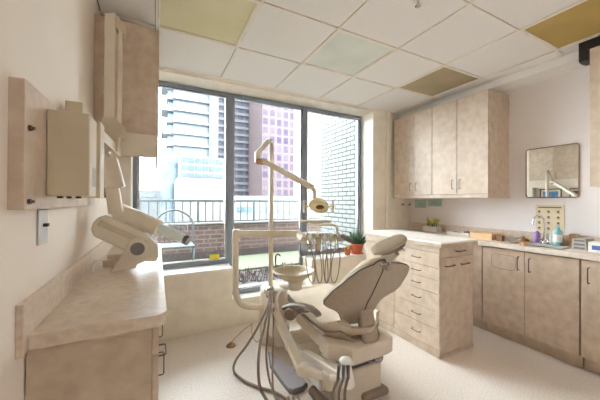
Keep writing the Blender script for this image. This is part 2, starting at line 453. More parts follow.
sinkc, d = base_unit('beige base cabinet with two doors under the sink', .975, 1.724, [('door', .975, 1.351, .119, .893, 1.351-.045), ('door', 1.351, 1.724, .119, .893, 1.351+.045)])
# rounded outline of the waste flap in its far door
cz, cy = .765, 1.53
pts = []
for k in range(33):
    a = 2*PI*k/32; ca, sa = math.cos(a), math.sin(a)
    pts.append(Vector((DX-.0005, cy+.105*math.copysign(abs(ca)**.35, ca), cz+.07*math.copysign(abs(sa)**.35, sa))))
B().tube(pts, .0011, n=6, smooth=False, caps=False).obj('flap_outline', 'gap', d)
base_unit('beige base cabinet with one door at the right edge of the photo', .50, .968, [('door', .50, .968, .119, .893, .968-.05)])
base_unit('narrow beige base cabinet with a drawer, half behind the drawer island', 1.731, 2.10, [('drawer', 1.731, 2.10, .76, .893, None), ('door', 1.731, 2.10, .119, .76, None)])
base_unit('beige base cabinet in the corner behind the drawer island', 2.107, YW-.04, [('door', 2.107, 2.56, .119, .893, 2.51), ('door', 2.56, YW-.045, .119, .893, 2.62)])
base_unit('beige base cabinet out of frame beside the camera', -.2, .493, [('door', -.2, .146, .119, .893, .10), ('door', .146, .493, .119, .893, .19)])
# worktop with a hole for the sink
SY0, SY1, SX0, SX1 = 1.12, 1.50, 3.11, 3.33
t = thing('worktop', 'long beige laminate worktop along the right wall with a steel sink set in it', 'countertop', (3.35, 1.4, ZT))
wt = B()
y_a, y_b = -.2, YW-.04
wt.box((2.985, y_a, ZT), (SX0, y_b, .946), .004).box((SX1, y_a, ZT), (XR, y_b, .946), .002)
wt.box((SX0-.001, y_a, ZT), (SX1+.001, SY0, .946), .002).box((SX0-.001, SY1, ZT), (SX1+.001, y_b, .946), .002)
wt.obj('slab', 'lam_top2', t)
B().box((XR-.02, y_a, .946), (XR, y_b, 1.045), .003).obj('backsplash', 'lam_top', t)
# sink
t = thing('sink', 'stainless steel sink set into the right worktop below the cream card', 'sink', ((SX0+SX1)/2, 1.24, .946))
s = B()
s.box((SX0-.02, SY0-.02, .946), (SX1+.05, SY0+.012, .951), .002).box((SX0-.02, SY1-.012, .946), (SX1+.05, SY1+.02, .951), .002)
s.box((SX0-.02, SY0+.012, .946), (SX0+.012, SY1-.012, .951), .002).box((SX1-.012, SY0+.012, .946), (SX1+.05, SY1-.012, .951), .002)
s.obj('rim', 'steel', t)
s = B(); zb = .79
s.box((SX0+.006, SY0+.006, zb), (SX1-.006, SY1-.006, zb+.004), 0)
s.box((SX0+.006, SY0+.006, zb), (SX0+.012, SY1-.006, .948), 0).box((SX1-.012, SY0+.006, zb), (SX1-.006, SY1-.006, .948), 0)
s.box((SX0+.006, SY0+.006, zb), (SX1-.006, SY0+.012, .948), 0).box((SX0+.006, SY1-.012, zb), (SX1-.006, SY1-.006, .948), 0)
s.obj('basin', 'satin', t)
B().lathe((3.22, 1.31, zb+.004), [(0, 0), (.03, 0), (.03, .003), (.02, .001), (0, .001)]).obj('drain', 'chrome', t)
fx, fy = 3.355, 1.335
t = thing('faucet', 'tall chrome gooseneck faucet behind the sink', 'faucet', (fx, fy, .951))
B().lathe((fx, fy, .951), [(0, 0), (.027, 0), (.025, .01), (.016, .02), (.015, .07), (0, .07)]).obj('base', 'chrome', t)
B().tube([(fx, fy, 1.0), (fx, fy, 1.12), (fx-.01, fy+.005, 1.19), (fx-.06, fy+.02, 1.225), (fx-.115, fy+.035, 1.195), (fx-.13, fy+.04, 1.13)], .009).obj('spout', 'chrome', t)
for sg in (-1, 1):
    B().cyl((fx, fy+.03*sg, .951), (fx, fy+.03*sg, .99), .014).box((fx-.045, fy+.03*sg-.006, .988), (fx+.01, fy+.03*sg+.006, 1.0), .003).obj('tap_handle', 'chrome', t)

# --- left base cabinet and worktop
LT = .94
t = thing('base_cabinet', 'beige laminate base cabinet with side drawers under the left worktop', 'cabinet', (-.17, 2.0, 0))
B().box((XL+.003, 1.155, 0), (-.012, YW-.025, LT-.04), .002).obj('body', 'lam_side', t)
yk = [1.155, 1.62, 2.09, 2.56, YW-.03]
for a, b in zip(yk, yk[1:]):
    for z0, z1 in ((.785, .895), (.60, .775), (.12, .59)):
        kind = 'door' if z1 < .6 else 'drawer'
        d = B().box((-.011, a+.003, z0), (.010, b-.003, z1), .002).obj(kind, 'lam', t)
        zc = (z0+z1)/2
        if kind == 'drawer': pull(B(), (.010, (a+b)/2-.05, zc), (.010, (a+b)/2+.05, zc), (1, 0, 0), .0035, .03).obj('handle', 'bronze', d)
        else: pull(B(), (.010, a+.05, .42), (.010, a+.05, .54), (1, 0, 0), .0035, .03).obj('handle', 'bronze', d)
t = thing('worktop', 'long beige laminate worktop along the left wall with a rounded near corner', 'countertop', (-.17, 2.0, LT-.04))
poly = [Vector((XL, 1.125, LT-.045))]
rr = .045; x1 = .037
for k in range(9):
    a = -PI/2 + PI/2*k/8; poly.append(Vector((x1-rr+rr*math.cos(a), 1.125+rr+rr*math.sin(a), LT-.045)))
poly += [Vector((x1, YW-.025, LT-.045)), Vector((XL, YW-.025, LT-.045))]
B().prism(poly, (0, 0, .045), .002).obj('slab', 'lam_top', t)
B().box((XL, 1.09, LT-.05), (XL+.018, YW-.025, LT+.105), .002).obj('backsplash', 'lam_top', t)

# --- left wall cabinet (its end faces the camera)
t = thing('wall_cabinet', 'brown-beige laminate wall cabinet on the left wall above the x-ray head', 'cabinet', (-.17, 2.6, 1.66))
B().box((XL, 2.175, 1.80), (-.010, YW-.03, 2.535), .002).obj('body', 'lam', t)
B().box((XL+.0, 2.17, 1.645), (.006, 2.188, 1.80), .002).box((-.012, 2.188, 1.645), (.006, YW-.03, 1.798), .002).obj('light_rail', 'cream', t)
for a, b in ((2.177, 2.60), (2.60, YW-.032)):
    d = B().box((-.0095, a+.0015, 1.802), (.008, b-.0015, 2.533), .002).obj('door', 'lam', t)
    yh = 2.60-.05 if a < 2.5 else 2.65
    pull(B(), (.008, yh, 1.83), (.008, yh, 1.94), (1, 0, 0)).obj('handle', 'bronze', d)

# --- island of drawers
IX, IY, IX2, IY2, IT = 2.168, 1.59, 2.64, 2.55, .972
t = thing('drawer_island', 'freestanding beige drawer island with a pale top behind the dental chair', 'cabinet', ((IX+IX2)/2, (IY+IY2)/2, 0))
B().box((IX+.018, IY+.018, .0), (IX2, IY2, IT), .002).obj('body', 'lam', t)
B().box((IX-.002, IY-.002, .002), (IX+.018, IY2, .065), .001).box((IX-.002, IY-.002, .002), (IX2, IY+.018, .03), .001).obj('plinth', 'lam_side', t)
poly = [(IX-.025, IY-.03), (IX2+.02, IY-.03), (IX2+.03, IY2+.0), (IX2-.02, IY2+.05), (IX+.06, IY2+.05), (IX-.02, IY2-.06)]
B().prism([Vector((a, b, IT+.016)) for a, b in poly], (0, 0, .014), .003).obj('top', mat('pale_worktop', (242, 235, 226), .3, c2=(248, 243, 236), scale=20, detail=8), t)
B().prism([Vector((a, b, IT-.016)) for a, b in poly], (0, 0, .0318), .002).obj('top_edging', 'lam_side', t)
zz = [.905, .772, .668, .548, .394, .243, .068]
YS = 2.111
for z1, z0 in zip(zz, zz[1:]):
    d = B().box((IX, IY+.006, z0+.002), (IX+.0175, YS-.003, z1-.002), .0015).obj('drawer', 'lam', t)
    zc, ym = (z0+z1)/2, (IY+YS)/2-.02
    pull(B(), (IX, ym-.045, zc), (IX, ym+.045, zc), (-1, 0, 0), .0035, .026).obj('handle', 'bronze', d)
B().box((IX, IY+.006, .908), (IX+.0175, IY2, .956), .0015).obj('apron', 'lam', t)
B().box((IX, YS+.003, .07), (IX+.0175, IY2-.003, .903), .0015).obj('side_panel', 'lam', t)
d = B().box((IX+.006, IY, .865), (IX2-.004, IY+.0175, .955), .0015).obj('drawer', 'lam', t)
pull(B(), (2.38, IY, .91), (2.50, IY, .91), (0, -1, 0), .005, .022).obj('handle', 'bronze', d)
d = B().box((IX+.006, IY, .035), (IX2-.004, IY+.0175, .860), .0015).obj('end_panel', 'lam', t)
for a, b in ((2.235, 2.35), (2.45, 2.56)):
    pull(B(), (a, IY, .79), (b, IY, .79), (0, -1, 0), .005, .022).obj('handle', 'bronze', d)

# ------------------------------------------------------------------ x-ray unit on the left wall
t = thing('xray_machine', 'cream wall-mounted dental x-ray machine with folded arm above the left worktop', 'x-ray machine', (XL, 1.6, 1.32))
B().box((XL, 1.033, 1.322), (-.325, 2.02, 1.686), .002).obj('backboard', 'lam', t)
for z in (1.555, 1.345):
    B().cyl((-.327, 1.06, z), (-.318, 1.06, z), .008).cyl((-.32, 1.06, z), (-.311, 1.06, z), .0035, .005).obj('bolt', 'bronze', t)
c = B().box((-.3245, 1.20, 1.363), (-.2085, 1.325, 1.652), .004).obj('control_box', 'cream2', t)
B().box((-.208, 1.25, 1.40), (-.2075, 1.315, 1.47), 0).obj('rating_label', 'greybox', c)
B().box((-.30, 1.215, 1.356), (-.285, 1.23, 1.365), .001).box((-.275, 1.215, 1.356), (-.262, 1.23, 1.365), .001).box((-.25, 1.215, 1.356), (-.235, 1.23, 1.365), .001).obj('socket', 'black', c)
B().box((-.324, 1.50, 1.36), (-.222, 1.60, 1.70), .004).obj('mount_plate', 'cream2', t)
a, b_ = P(65, 100, y=1.47), P(83, 114, y=1.47)
B().box((a.x, 1.47, 1.60), (b_.x, 1.56, a.z), .003).obj('mount_bracket', 'cream2', t)
# wall arm running along the wall towards the window
p0, p1 = P(84, 122, y=1.58), P(117, 152, y=2.12)
B().sweep([p0, p1], [(-.02, -.028), (.02, -.028), (.02, .028), (-.02, .028)], sm=False).obj('wall_arm', 'cream', t)
# folded scissor arm standing up in front of the cabinet end
ya = 2.02
def quad(pts, y, d, bev=.004): return B().prism([P(u, v, y=y) for u, v in pts], (0, d, 0), bev)
quad([(104.5, 13), (115.5, 12), (114.5, 120), (103.5, 120)], ya, .055).obj('upper_arm', 'cream', t)
q = B()
q.prism([P(u, v, y=ya-.01) for u, v in [(118.5, 28), (122, 32), (121, 128), (117.5, 128)]], (0, .03, 0), .002)
q.obj('counter_arm', 'cream', t)
quad([(115.5, 13), (119, 17), (125.5, 26), (125, 36), (120, 32), (115.5, 27)], ya-.01, .07).obj('top_hinge', 'cream2', t)
quad([(101, 117), (114, 117), (119, 122), (124, 126), (124, 137), (119, 137), (117, 152), (111, 146), (101, 136)], ya-.015, .085).obj('lower_hinge', 'cream2', t)
B().cyl(P(107, 138, y=2.0), P(107, 146, y=2.0), .012).cyl(P(108, 146, y=2.0), P(108, 157, y=2.0), .016).obj('swivel', 'chrome', t)
quad([(102.5, 155), (116.5, 157), (124.5, 186), (121, 188), (103.5, 188)], 1.93, .075, .006).obj('neck_cover', 'cream', t)
quad([(104.5, 187), (118.5, 186), (123, 212), (108, 214)], 1.945, .055, .005).obj('neck', 'cream', t)
# beam limiting tube (behind) and its dark tip
def uvcyl(b, p, q_, r0, r1, n=28, bev=.004): return b.cyl(p, q_, r0, r1, n, True, bev)
uvcyl(B(), P(120, 213, D=1.82), P(160, 228.5, D=1.80), .062, .050).obj('tube_housing', 'cream', t)
c = uvcyl(B(), P(158, 227.8, D=1.80), P(187, 240, D=1.78), .036, .029).obj('aiming_cone', 'clear', t)
B().cyl(P(184.5, 239, D=1.781), P(188.5, 240.8, D=1.779), .031, .031, 24, True, .002).obj('cone_ring', 'grey', c)
# tube head: long rounded block tilted down to the right
hd = [(90.5, 229), (93, 222), (99, 216.5), (103, 216), (130, 227.5), (150, 238), (158, 246), (159, 256), (156, 262), (146, 262), (128, 252), (93, 236.5)]
B().prism([P(u, v, y=1.90) for u, v in hd], (0, .14, 0), .014, 3).obj('tube_head', 'cream', t)
B().prism([P(u, v, y=1.893) for u, v in [(97, 225), (101, 219.5), (148, 241.5), (146, 246)]], (0, .012, 0), .003).obj('head_panel', 'cream2', t)
c = B().prism([P(u, v, y=1.868) for u, v in [(110, 272.6), (113, 268), (126, 248), (129, 241), (135, 238), (142, 239), (148, 245), (148, 253), (146, 261), (137, 265), (136, 268)]], (0, .024, 0), .003).obj('yoke', 'cream', t)
p = P(137.5, 249, y=1.864)
B().cyl(p, p+Vector((0, .008, 0)), .037, .037, 28, True, .002).obj('pivot_cap', 'grey', c)
# parked holder on the worktop behind it
t = thing('device_cradle', 'low cream cradle with a cord on the left worktop under the x-ray head', 'cradle', (-.24, 2.1, LT))
B().box((-.29, 2.06, LT), (-.13, 2.17, LT+.045), .006).box((-.27, 2.08, LT+.045), (-.13, 2.15, LT+.075), .006).obj('body', 'cream', t)
B().tube([(-.285, 2.10, .98), (-.318, 2.06, .99), (-.325, 2.0, .965), (-.318, 1.95, .948), (-.305, 1.9, .946)], .004).obj('cord', 'white', t)
# wall switch
t = thing('light_switch', 'chrome switch plate with a black toggle on the left wall', 'switch', (XL, 1.288, 1.26))
B().box((XL, 1.245, 1.195), (XL+.006, 1.335, 1.318), .003).obj('plate', 'satin', t)
B().box((XL+.006, 1.28, 1.256), (XL+.020, 1.30, 1.268), .002).obj('toggle', 'black', t)

# framed pictures on the left wall (seen in the mirror)
def picture(name, label, y0, y1, z0, z1, m):
    t = thing(name, label, 'picture', (XL, (y0+y1)/2, z0))
    f = B(); e = .018
    f.box((XL, y0, z0), (XL+.018, y0+e, z1), .002).box((XL, y1-e, z0), (XL+.018, y1, z1), .002).box((XL, y0+e, z0), (XL+.018, y1-e, z0+e), .002).box((XL, y0+e, z1-e), (XL+.018, y1-e, z1), .002)
    f.obj('frame', 'bronze', t)
    B().box((XL+.001, y0+e, z0+e), (XL+.008, y1-e, z1-e), 0).obj('mount', 'white', t)
    B().box((XL+.008, y0+.055, z0+.055), (XL+.0095, y1-.055, z1-.055), 0).obj('print', m, t)
picture('framed_picture', 'framed blue picture on the left wall, seen in the mirror', 2.60, 2.96, 1.37, 1.63, 'blue')
picture('framed_picture', 'smaller framed brown picture on the left wall, seen in the mirror', 2.25, 2.48, 1.37, 1.63, 'brown')

# ------------------------------------------------------------------ right wall: mirror, card, charts, outlets
t = thing('wall_mirror', 'rectangular mirror with a thin metal frame on the right wall above the sink', 'mirror', (XR, 1.32, 1.395))
y0, y1, z0, z1 = 1.11, 1.53, 1.395, 1.90
def rrect(y0, y1, z0, z1, x, r, n=6):
    pts = []
    for cy, cz, a0 in ((y1-r, z1-r, 0), (y0+r, z1-r, 90), (y0+r, z0+r, 180), (y1-r, z0+r, 270)):
        for k in range(n+1):
            a = math.radians(a0+90*k/n); pts.append(Vector((x, cy+r*math.cos(a), cz+r*math.sin(a))))
    return pts
B().prism(rrect(y0+.006, y1-.006, z0+.006, z1-.006, XR-.008, .02), (.006, 0, 0), 0).obj('mirror_glass', 'mirror', t)
pts = rrect(y0+.004, y1-.004, z0+.004, z1-.004, XR-.006, .022); pts.append(pts[0].copy())
B().tube(pts, .006, n=8, smooth=False, caps=False).obj('frame', 'hose', t)
# card with little hand-washing figures taped over the sink
t = thing('instruction_card', 'cream card with rows of small brown drawings behind the faucet', 'poster', (XR, 1.43, .967))
y0, y1, z0, z1 = 1.22, 1.445, 1.047, 1.325
B().box((XR-.004, y0, z0), (XR-.001, y1, z1), 0).obj('card', 'poster', t)
ik = B(); ik.box((XR-.005, y0+.02, z1-.03), (XR-.0042, y1-.02, z1-.02), 0)
for r_ in range(4):
    for c_ in range(3):
        yy_, z_ = y0+.045+c_*.075, z1-.065-r_*.055
        ik.ball((XR-.004, yy_, z_), .011, (.15, 1, .8), n=10); ik.box((XR-.005, yy_-.014, z_-.016), (XR-.0042, yy_+.012, z_-.011), 0)
ik.obj('drawings', 'ink', t)
# charts under the wall cabinet
for k, (u0, u1, v0, v1, lab) in enumerate([(415, 426.5, 198.5, 208, 'left'), (428, 442, 198, 206.5, 'right')]):
    a, b_ = P(u0, v0, x=XR), P(u1, v1, x=XR)
    t = thing('wall_chart', 'small teal chart under the long wall cabinet, the %s one of two' % lab, 'chart', (XR, (a.y+b_.y)/2, min(a.z, b_.z)), 'teal charts under the wall cabinet')
    B().box((XR-.003, b_.y, b_.z), (XR-.0005, a.y, 1.385), 0).obj('sheet', 'tealp', t)
    ln_ = B()
    for r_ in range(5): ln_.box((XR-.004, b_.y+.02, b_.z+.012+r_*.013), (XR-.0031, a.y-.03-.02*(r_ % 2), b_.z+.015+r_*.013), 0)
    ln_.obj('printed_lines', 'grey', t)
for k, (u0, u1) in enumerate([(400, 405), (407, 412)]):
    a, b_ = P(u0, 199.5, y=YW), P(u1, 207, y=YW)
    t = thing('wall_outlet', 'cream double outlet on the window wall in the corner, ' + ('left' if k == 0 else 'right') + ' of the pair', 'outlet', ((a.x+b_.x)/2, YW, b_.z), 'outlets in the corner over the worktop')
    B().box((a.x, YW-.006, b_.z), (b_.x, YW, 1.35), .002).obj('plate', 'trimw', t)
    m_ = (a.x+b_.x)/2; zc = (b_.z+1.35)/2
    B().box((m_-.026, YW-.008, zc-.012), (m_-.006, YW-.006, zc+.012), 0).box((m_+.006, YW-.008, zc-.012), (m_+.026, YW-.006, zc+.012), 0).obj('socket', 'black', t)

# ------------------------------------------------------------------ things on the right worktop
WT = .946
def single(b, name, m, label, cat, loc, group=None): return tag(b.obj(name, m, loc=loc), label, cat, group)
# orange wooden box
a, b_ = P(473, 240, z=WT), P(497, 243, z=WT)
t = thing('wooden_box', 'flat orange wooden box on the right worktop beside the island', 'box', (3.25, 1.81, WT))
B().box((3.14, 1.70, WT), (3.36, 1.93, WT+.055), .004).obj('body', 'orangebox', t)
B().box((3.135, 1.695, WT+.055), (3.365, 1.935, WT+.068), .003).obj('lid', 'orangebox', t)
c = P(501, 240, z=WT); c = Vector((3.2, 1.64, WT))
t = thing('desk_block', 'small brown wooden block right beside the orange box', 'block', c)
B().box((3.16, 1.61, WT), (3.21, 1.67, WT+.05), .006).obj('body', 'brown', t)
B().box((3.155, 1.605, WT+.05), (3.215, 1.675, WT+.058), .003).obj('cap', 'brown', t)
t = thing('bowl', 'white dish with a wavy rim on the worktop left of the sink', 'bowl', (3.32, 1.60, WT))
B().lathe((3.32, 1.60, WT), [(0, 0), (.035, 0), (.04, .006), (.068, .045), (.070, .046), (.066, .046), (.038, .012), (0, .01)]).obj('dish', 'white', t)
bb = B()
for k in range(7): bb.cyl((3.30+.006*k, 1.585+.012*(k % 3), WT+.02), (3.285+.012*k, 1.60-.01*(k % 2), WT+.06), .003, n=8)
bb.obj('cotton_sticks', 'clear', t)
t = thing('scrub_brush', 'brown bristle scrub brush on the worktop in front of the sink', 'brush', (3.045, 1.37, WT))
c = Vector((3.045, 1.37, WT))
B().ball(c+Vector((0, 0, .05)), .04, (1, 1.1, .5)).cyl(c+Vector((0, 0, .05)), c+Vector((0, 0, .085)), .012, .008).obj('handle', 'brown', t)
bb = B()
for k in range(26):
    a_ = k*2.4; r_ = .033*math.sqrt(k/26); bb.cyl(c+Vector((r_*math.cos(a_), r_*math.sin(a_), 0)), c+Vector((r_*math.cos(a_)*.9, r_*math.sin(a_)*.9, .045)), .004, n=6)
bb.obj('bristles', 'orangebox', t)
def bottle(name, label, c, r, h, m, mcap, grp=None):
    c = Vector(c); t = thing(name, label, 'bottle', c, grp)
    B().lathe(c, [(0, 0), (r*.92, 0), (r, .008), (r, h*.62), (r*.85, h*.72), (r*.35, h*.78), (r*.35, h*.84), (0, h*.84)]).obj('body', m, t)
    B().lathe(c, [(r*1.01, h*.15), (r*1.015, h*.16), (r*1.015, h*.5), (r*1.01, h*.51)]).obj('paper_label', 'white' if m != 'purple' else 'purple', t)
    cc = c+Vector((0, 0, h*.84))
    B().cyl(cc, cc+Vector((0, 0, h*.06)), r*.45).cyl(cc, cc+Vector((0, 0, h*.16)), r*.12).box(cc+Vector((-r*1.1, -r*.2, h*.14)), cc+Vector((r*.3, r*.2, h*.18)), .002).obj('pump', mcap, t)
bottle('soap_bottle', 'purple soap pump bottle by the faucet', (3.352, 1.375+.02, .951), .028, .14, 'purple', 'white')
bottle('soap_bottle', 'large teal soap pump bottle in front of the cream card', (3.355, 1.235, .951), .034, .19, 'teal', 'clear')
bottle('spray_bottle', 'small clear bottle between the soap bottles', (3.36, 1.288, .951), .014, .12, 'clear', 'white')
t = thing('wooden_holder', 'reddish brown card holder leaning on the wall right of the teal bottle', 'holder', (3.40, 1.14, WT))
B().box((3.41, 1.11, WT), (3.425, 1.175, WT+.11), .004).box((3.385, 1.11, WT), (3.425, 1.175, WT+.02), .004).obj('back_plate', mat('salmon_wood', (206, 164, 140), .6), t)
B().box((3.38, 1.11, WT), (3.388, 1.175, WT+.05), .002).obj('front_lip', mat('salmon_wood_dark', (190, 146, 122), .6), t)
# grey boxes and tissue box
gi = 0
for k in range(3):
    o = B(); z0 = WT+.0315*k
    t = thing('glove_box', 'grey carton right of the sink, ' + ('bottom', 'middle', 'top')[k] + ' one of the stack of three', 'box', (3.30, 1.03, z0), 'grey cartons stacked right of the sink')
    B().box((3.20, .988+.003*k, z0), (3.38, 1.085-.003*k, z0+.031), .002).obj('carton', 'greybox', t)
    B().box((3.199, 1.00, z0+.008), (3.1999, 1.07, z0+.023), 0).obj('printed_panel', 'grey', t)
t = thing('tissue_box', 'white and blue tissue box at the right edge of the worktop', 'box', (3.22, .92, WT))
B().box((3.16, .85, WT), (3.28, .968, WT+.08), .003).obj('carton', 'white', t)
B().box((3.159, .875, WT+.02), (3.1599, .945, WT+.055), 0).obj('printed_panel', mat('blue_carton_print', (88, 104, 178), .6), t)
# flowers in the far corner
t = thing('flower_pot', 'yellow flowers in a white square pot at the back of the right worktop', 'plant', (3.35, 2.56, WT))
B().box((3.28, 2.46, WT), (3.40, 2.68, WT+.07), .008).obj('pot', 'white', t)
st = B(); pe = B()
for k in range(14):
    a = Vector((3.34+random.uniform(-.03, .03), 2.57+random.uniform(-.09, .09), WT+.07)); b_ = a+Vector((random.uniform(-.03, .03), random.uniform(-.04, .04), random.uniform(.04, .12)))
    st.cyl(a, b_, .003, n=6)
    for j in range(4): pe.ball(b_+Vector((random.uniform(-.012, .012), random.uniform(-.012, .012), random.uniform(-.008, .012))), .012, (1, 1, .6), n=8)
st.obj('stems', 'leafd', t); pe.obj('blossoms', 'yellow', t)
t = thing('instrument_tray', 'white shallow tray with dark items on the worktop behind the island', 'tray', (3.34, 2.14, WT))
B().box((3.26, 2.02, WT), (3.42, 2.30, WT+.02), .006).box((3.26, 2.02, WT+.02), (3.272, 2.30, WT+.035), .003).box((3.408, 2.02, WT+.02), (3.42, 2.30, WT+.035), .003).obj('tray_body', 'white', t)
B().box((3.30, 2.06, WT+.02), (3.36, 2.11, WT+.05), .008).cyl((3.32, 2.15, WT+.028), (3.37, 2.27, WT+.028), .008).obj('instruments', 'grey', t)

# ------------------------------------------------------------------ plants on the window sill
def pot(c, r, h, m):
    return B().lathe(c, [(0, 0), (r*.72, 0), (r*.95, h*.8), (r*1.06, h*.8), (r*1.06, h), (r*.95, h), (r*.92, h*.88), (0, h*.88)])
c = P(357, 253, y=3.13); c.z = .625; c = Vector((P(357, 250, y=3.12).x, 3.12, .625))
t = thing('potted_succulent', 'spiky dark green succulent in a terracotta pot on the window sill', 'plant', c)
pot(c, .088, .145, 'terra').obj('pot', 'terra', t)
B().lathe(c, [(0, .001), (.09, .001), (.097, .012), (.093, .012), (.07, .006), (0, .006)]).obj('saucer', 'terra', t)
B().lathe(c+Vector((0, 0, .128)), [(0, 0), (.08, 0), (.08, .004), (0, .008)]).obj('soil', 'soil', t)
lf = B()
for ring, (n, tilt, L) in enumerate([(13, 78, .17), (12, 60, .19), (11, 42, .20), (8, 18, .19)]):
    for k in range(n):
        a = 2*PI*k/n + ring*.4 + random.uniform(-.1, .1); tt = math.radians(tilt+random.uniform(-8, 8)); L2 = L*random.uniform(.85, 1.1)
        p0 = c+Vector((0, 0, .135)); d = Vector((math.cos(a)*math.sin(tt), math.sin(a)*math.sin(tt), math.cos(tt)))
        pm = p0+d*L2*.55; pe_ = p0+d*L2+Vector((0, 0, .02 + .0*L2))
        lf.tube([p0, pm, pe_], lambda s_: .014*(1-.93*s_**1.5), n=7, step=4)
lf.obj('leaves', 'leafd', t)
c = Vector((P(347.5, 252, y=3.09).x, 3.09, .625))
t = thing('potted_flowers', 'small yellow and red flowers in a little orange pot beside the succulent', 'plant', c)
pot(c, .045, .065, 'terra').obj('pot', 'terra', t)
B().lathe(c+Vector((0, 0, .055)), [(0, 0), (.04, 0), (.04, .004), (0, .006)]).obj('soil', 'soil', t)
y_, r_ = B(), B()
for k in range(22):
    a = random.uniform(0, 2*PI); q = random.uniform(0, .045); p = c+Vector((q*math.cos(a), q*math.sin(a), .075+random.uniform(0, .04)))
    (y_ if k % 3 else r_).ball(p, .016, (1, 1, .7), n=8)
y_.obj('yellow_blossoms', 'yellow', t); r_.obj('red_blossoms', 'redp', t)

# ------------------------------------------------------------------ dental unit (cuspidor column, bowl, delivery arm, light)
cc = Vector((1.035, 2.55, 0))
t = thing('dental_unit', 'ivory dental unit column with hoses, spit bowl, light pole and instrument arm beside the chair', 'dental unit', cc)
B().lathe(cc, [(0, 0), (.138, 0), (.145, .01), (.145, .47), (.14, .51), (.12, .535), (0, .54)]).obj('column', 'shell', t)
p = P(280, 290, D=2.42); p0 = Vector((p.x, p.y, .12))
B().cyl(p0, (p.x, p.y, .585), .062, .066, 28, True, .004).box((p.x-.05, p.y, .15), (p.x+.06, 2.56, .5), .01).obj('front_housing', 'shell', t)
B().lathe((p.x, p.y, .585), [(0, 0), (.072, 0), (.074, .008), (.07, .014), (0, .014)]).obj('housing_lid', 'white', t)
# bowl
bc = Vector((1.0, 2.06, .70))
B().lathe(bc, [(0, 0), (.06, 0), (.10, .02), (.15, .06), (.168, .075), (.174, .083), (.168, .09), (.155, .086), (.14, .066), (.09, .03), (.03, .02), (0, .02)], 44).obj('spit_bowl', 'cream2', t)
B().cyl(bc+Vector((0.02, .02, -.075)), bc+Vector((0.02, .02, .005)), .055, .07).tube([bc+Vector((.02, .02, -.05)), bc+Vector((0, .2, -.10)), (1.0, 2.42, .50)], .035).obj('bowl_support', 'shell', t)
e = bc+Vector((-.03, .15, .085))
B().tube([e, e+Vector((0, 0, .03)), e+Vector((0, -.02, .045)), e+Vector((0, -.05, .03))], .008).cyl(e+Vector((0, 0, -.02)), e, .016, .012).obj('bowl_spout', 'steel', t)
e = bc+Vector((-.10, .14, .085))
B().tube([e, e+Vector((0, 0, .10)), e+Vector((.02, -.01, .115)), e+Vector((.035, -.02, .10))], .006).obj('cup_filler', 'bronze', t)
# light pole
pb = P(271, 286, D=2.50); top = P(271.5, 143, D=2.50); pb.x = top.x; pb.y = top.y
B().cyl((pb.x, pb.y, .40), top, .021, .019, 24).obj('light_pole', 'cream', t)
B().lathe((pb.x, pb.y, .50), [(0, 0), (.045, 0), (.045, .05), (.025, .09), (0, .09)]).obj('pole_collar', 'steel', t)
# bent over top link, hinge, spring arm
k1, k2 = P(268.5, 141, D=2.49), P(257.2, 153.5, D=2.44)
B().tube([top, P(270.5, 141, D=2.5), k1], .019, smooth=False).obj('pole_cap', 'cream', t)
B().sweep([k1, k2, P(257, 162, D=2.43)], [(-.012, -.02), (.012, -.02), (.012, .02), (-.012, .02)], sm=False).obj('top_link', 'cream', t)
h = P(262.5, 161.5, D=2.42)
B().cyl(P(257, 161.5, D=2.43), P(267, 162, D=2.40), .026, .026, 20, True, .004).obj('arm_hinge', 'pink', t)
a1 = P(312, 187.5, D=2.2)
B().sweep([P(263, 160.5, D=2.41), a1], [(-.022, -.02), (.022, -.02), (.022, .022), (-.022, .022)], sm=False).obj('spring_arm', 'cream', t)
B().tube([a1, P(314.3, 191, D=2.19), P(314.6, 198, D=2.18), P(317, 203, D=2.18)], .014).obj('lamp_neck', 'cream', t)
# exam light head: reflector, yoke handles
lc = P(318.5, 206.5, D=2.16)
lt = B().lathe(lc, [(0, .045), (.04, .043), (.068, .030), (.078, .008), (.078, -.004), (.072, -.006), (.06, .012), (0, .025)], 32, axis=(.45, .35, .65)).obj('lamp_reflector', mat('warm_reflector', (240, 226, 180), .3), t)
B().ball(lc+Vector((-.005, -.03, -.005)), .024, (1.5, .6, .7)).obj('lamp_bulb_shield', 'brown', t)
for sg in (-1, 1):
    q = lc + R2*(.108*sg)
    B().tube([lc+R2*.05*sg, q], .006, smooth=False).tube([q-U2*.048, q-U2*.02+R2*.004*sg, q+U2*.02+R2*.004*sg, q+U2*.048], .0085).obj('lamp_handle', 'cream', t)
# delivery arm: pipe out of the column, up, across
pp = [P(262, 307, D=2.62), P(249, 306.5, D=2.60), P(240.5, 303, D=2.585), P(236, 293, D=2.58), P(235.6, 275, D=2.58), P(235.4, 250, D=2.58), P(235.2, 238, D=2.58)]
B().tube(pp, .029, n=18).obj('delivery_pipe', 'cream', t)
B().cyl(P(236, 241, D=2.58), P(236, 229.5, D=2.58), .033, .033, 24, True, .006).obj('pipe_joint', 'cream', t)
B().sweep([P(234, 233.5, D=2.58), P(266, 233.5, D=2.5), P(299, 234, D=2.38)], [(-.026, -.028), (.026, -.028), (.026, .028), (-.026, .028)], sm=False).obj('delivery_arm', 'cream', t)
B().tube([P(299, 234, D=2.38), P(301, 238, D=2.33), P(304, 240, D=2.29), P(308, 240, D=2.27)], .030).obj('arm_elbow', 'cream', t)
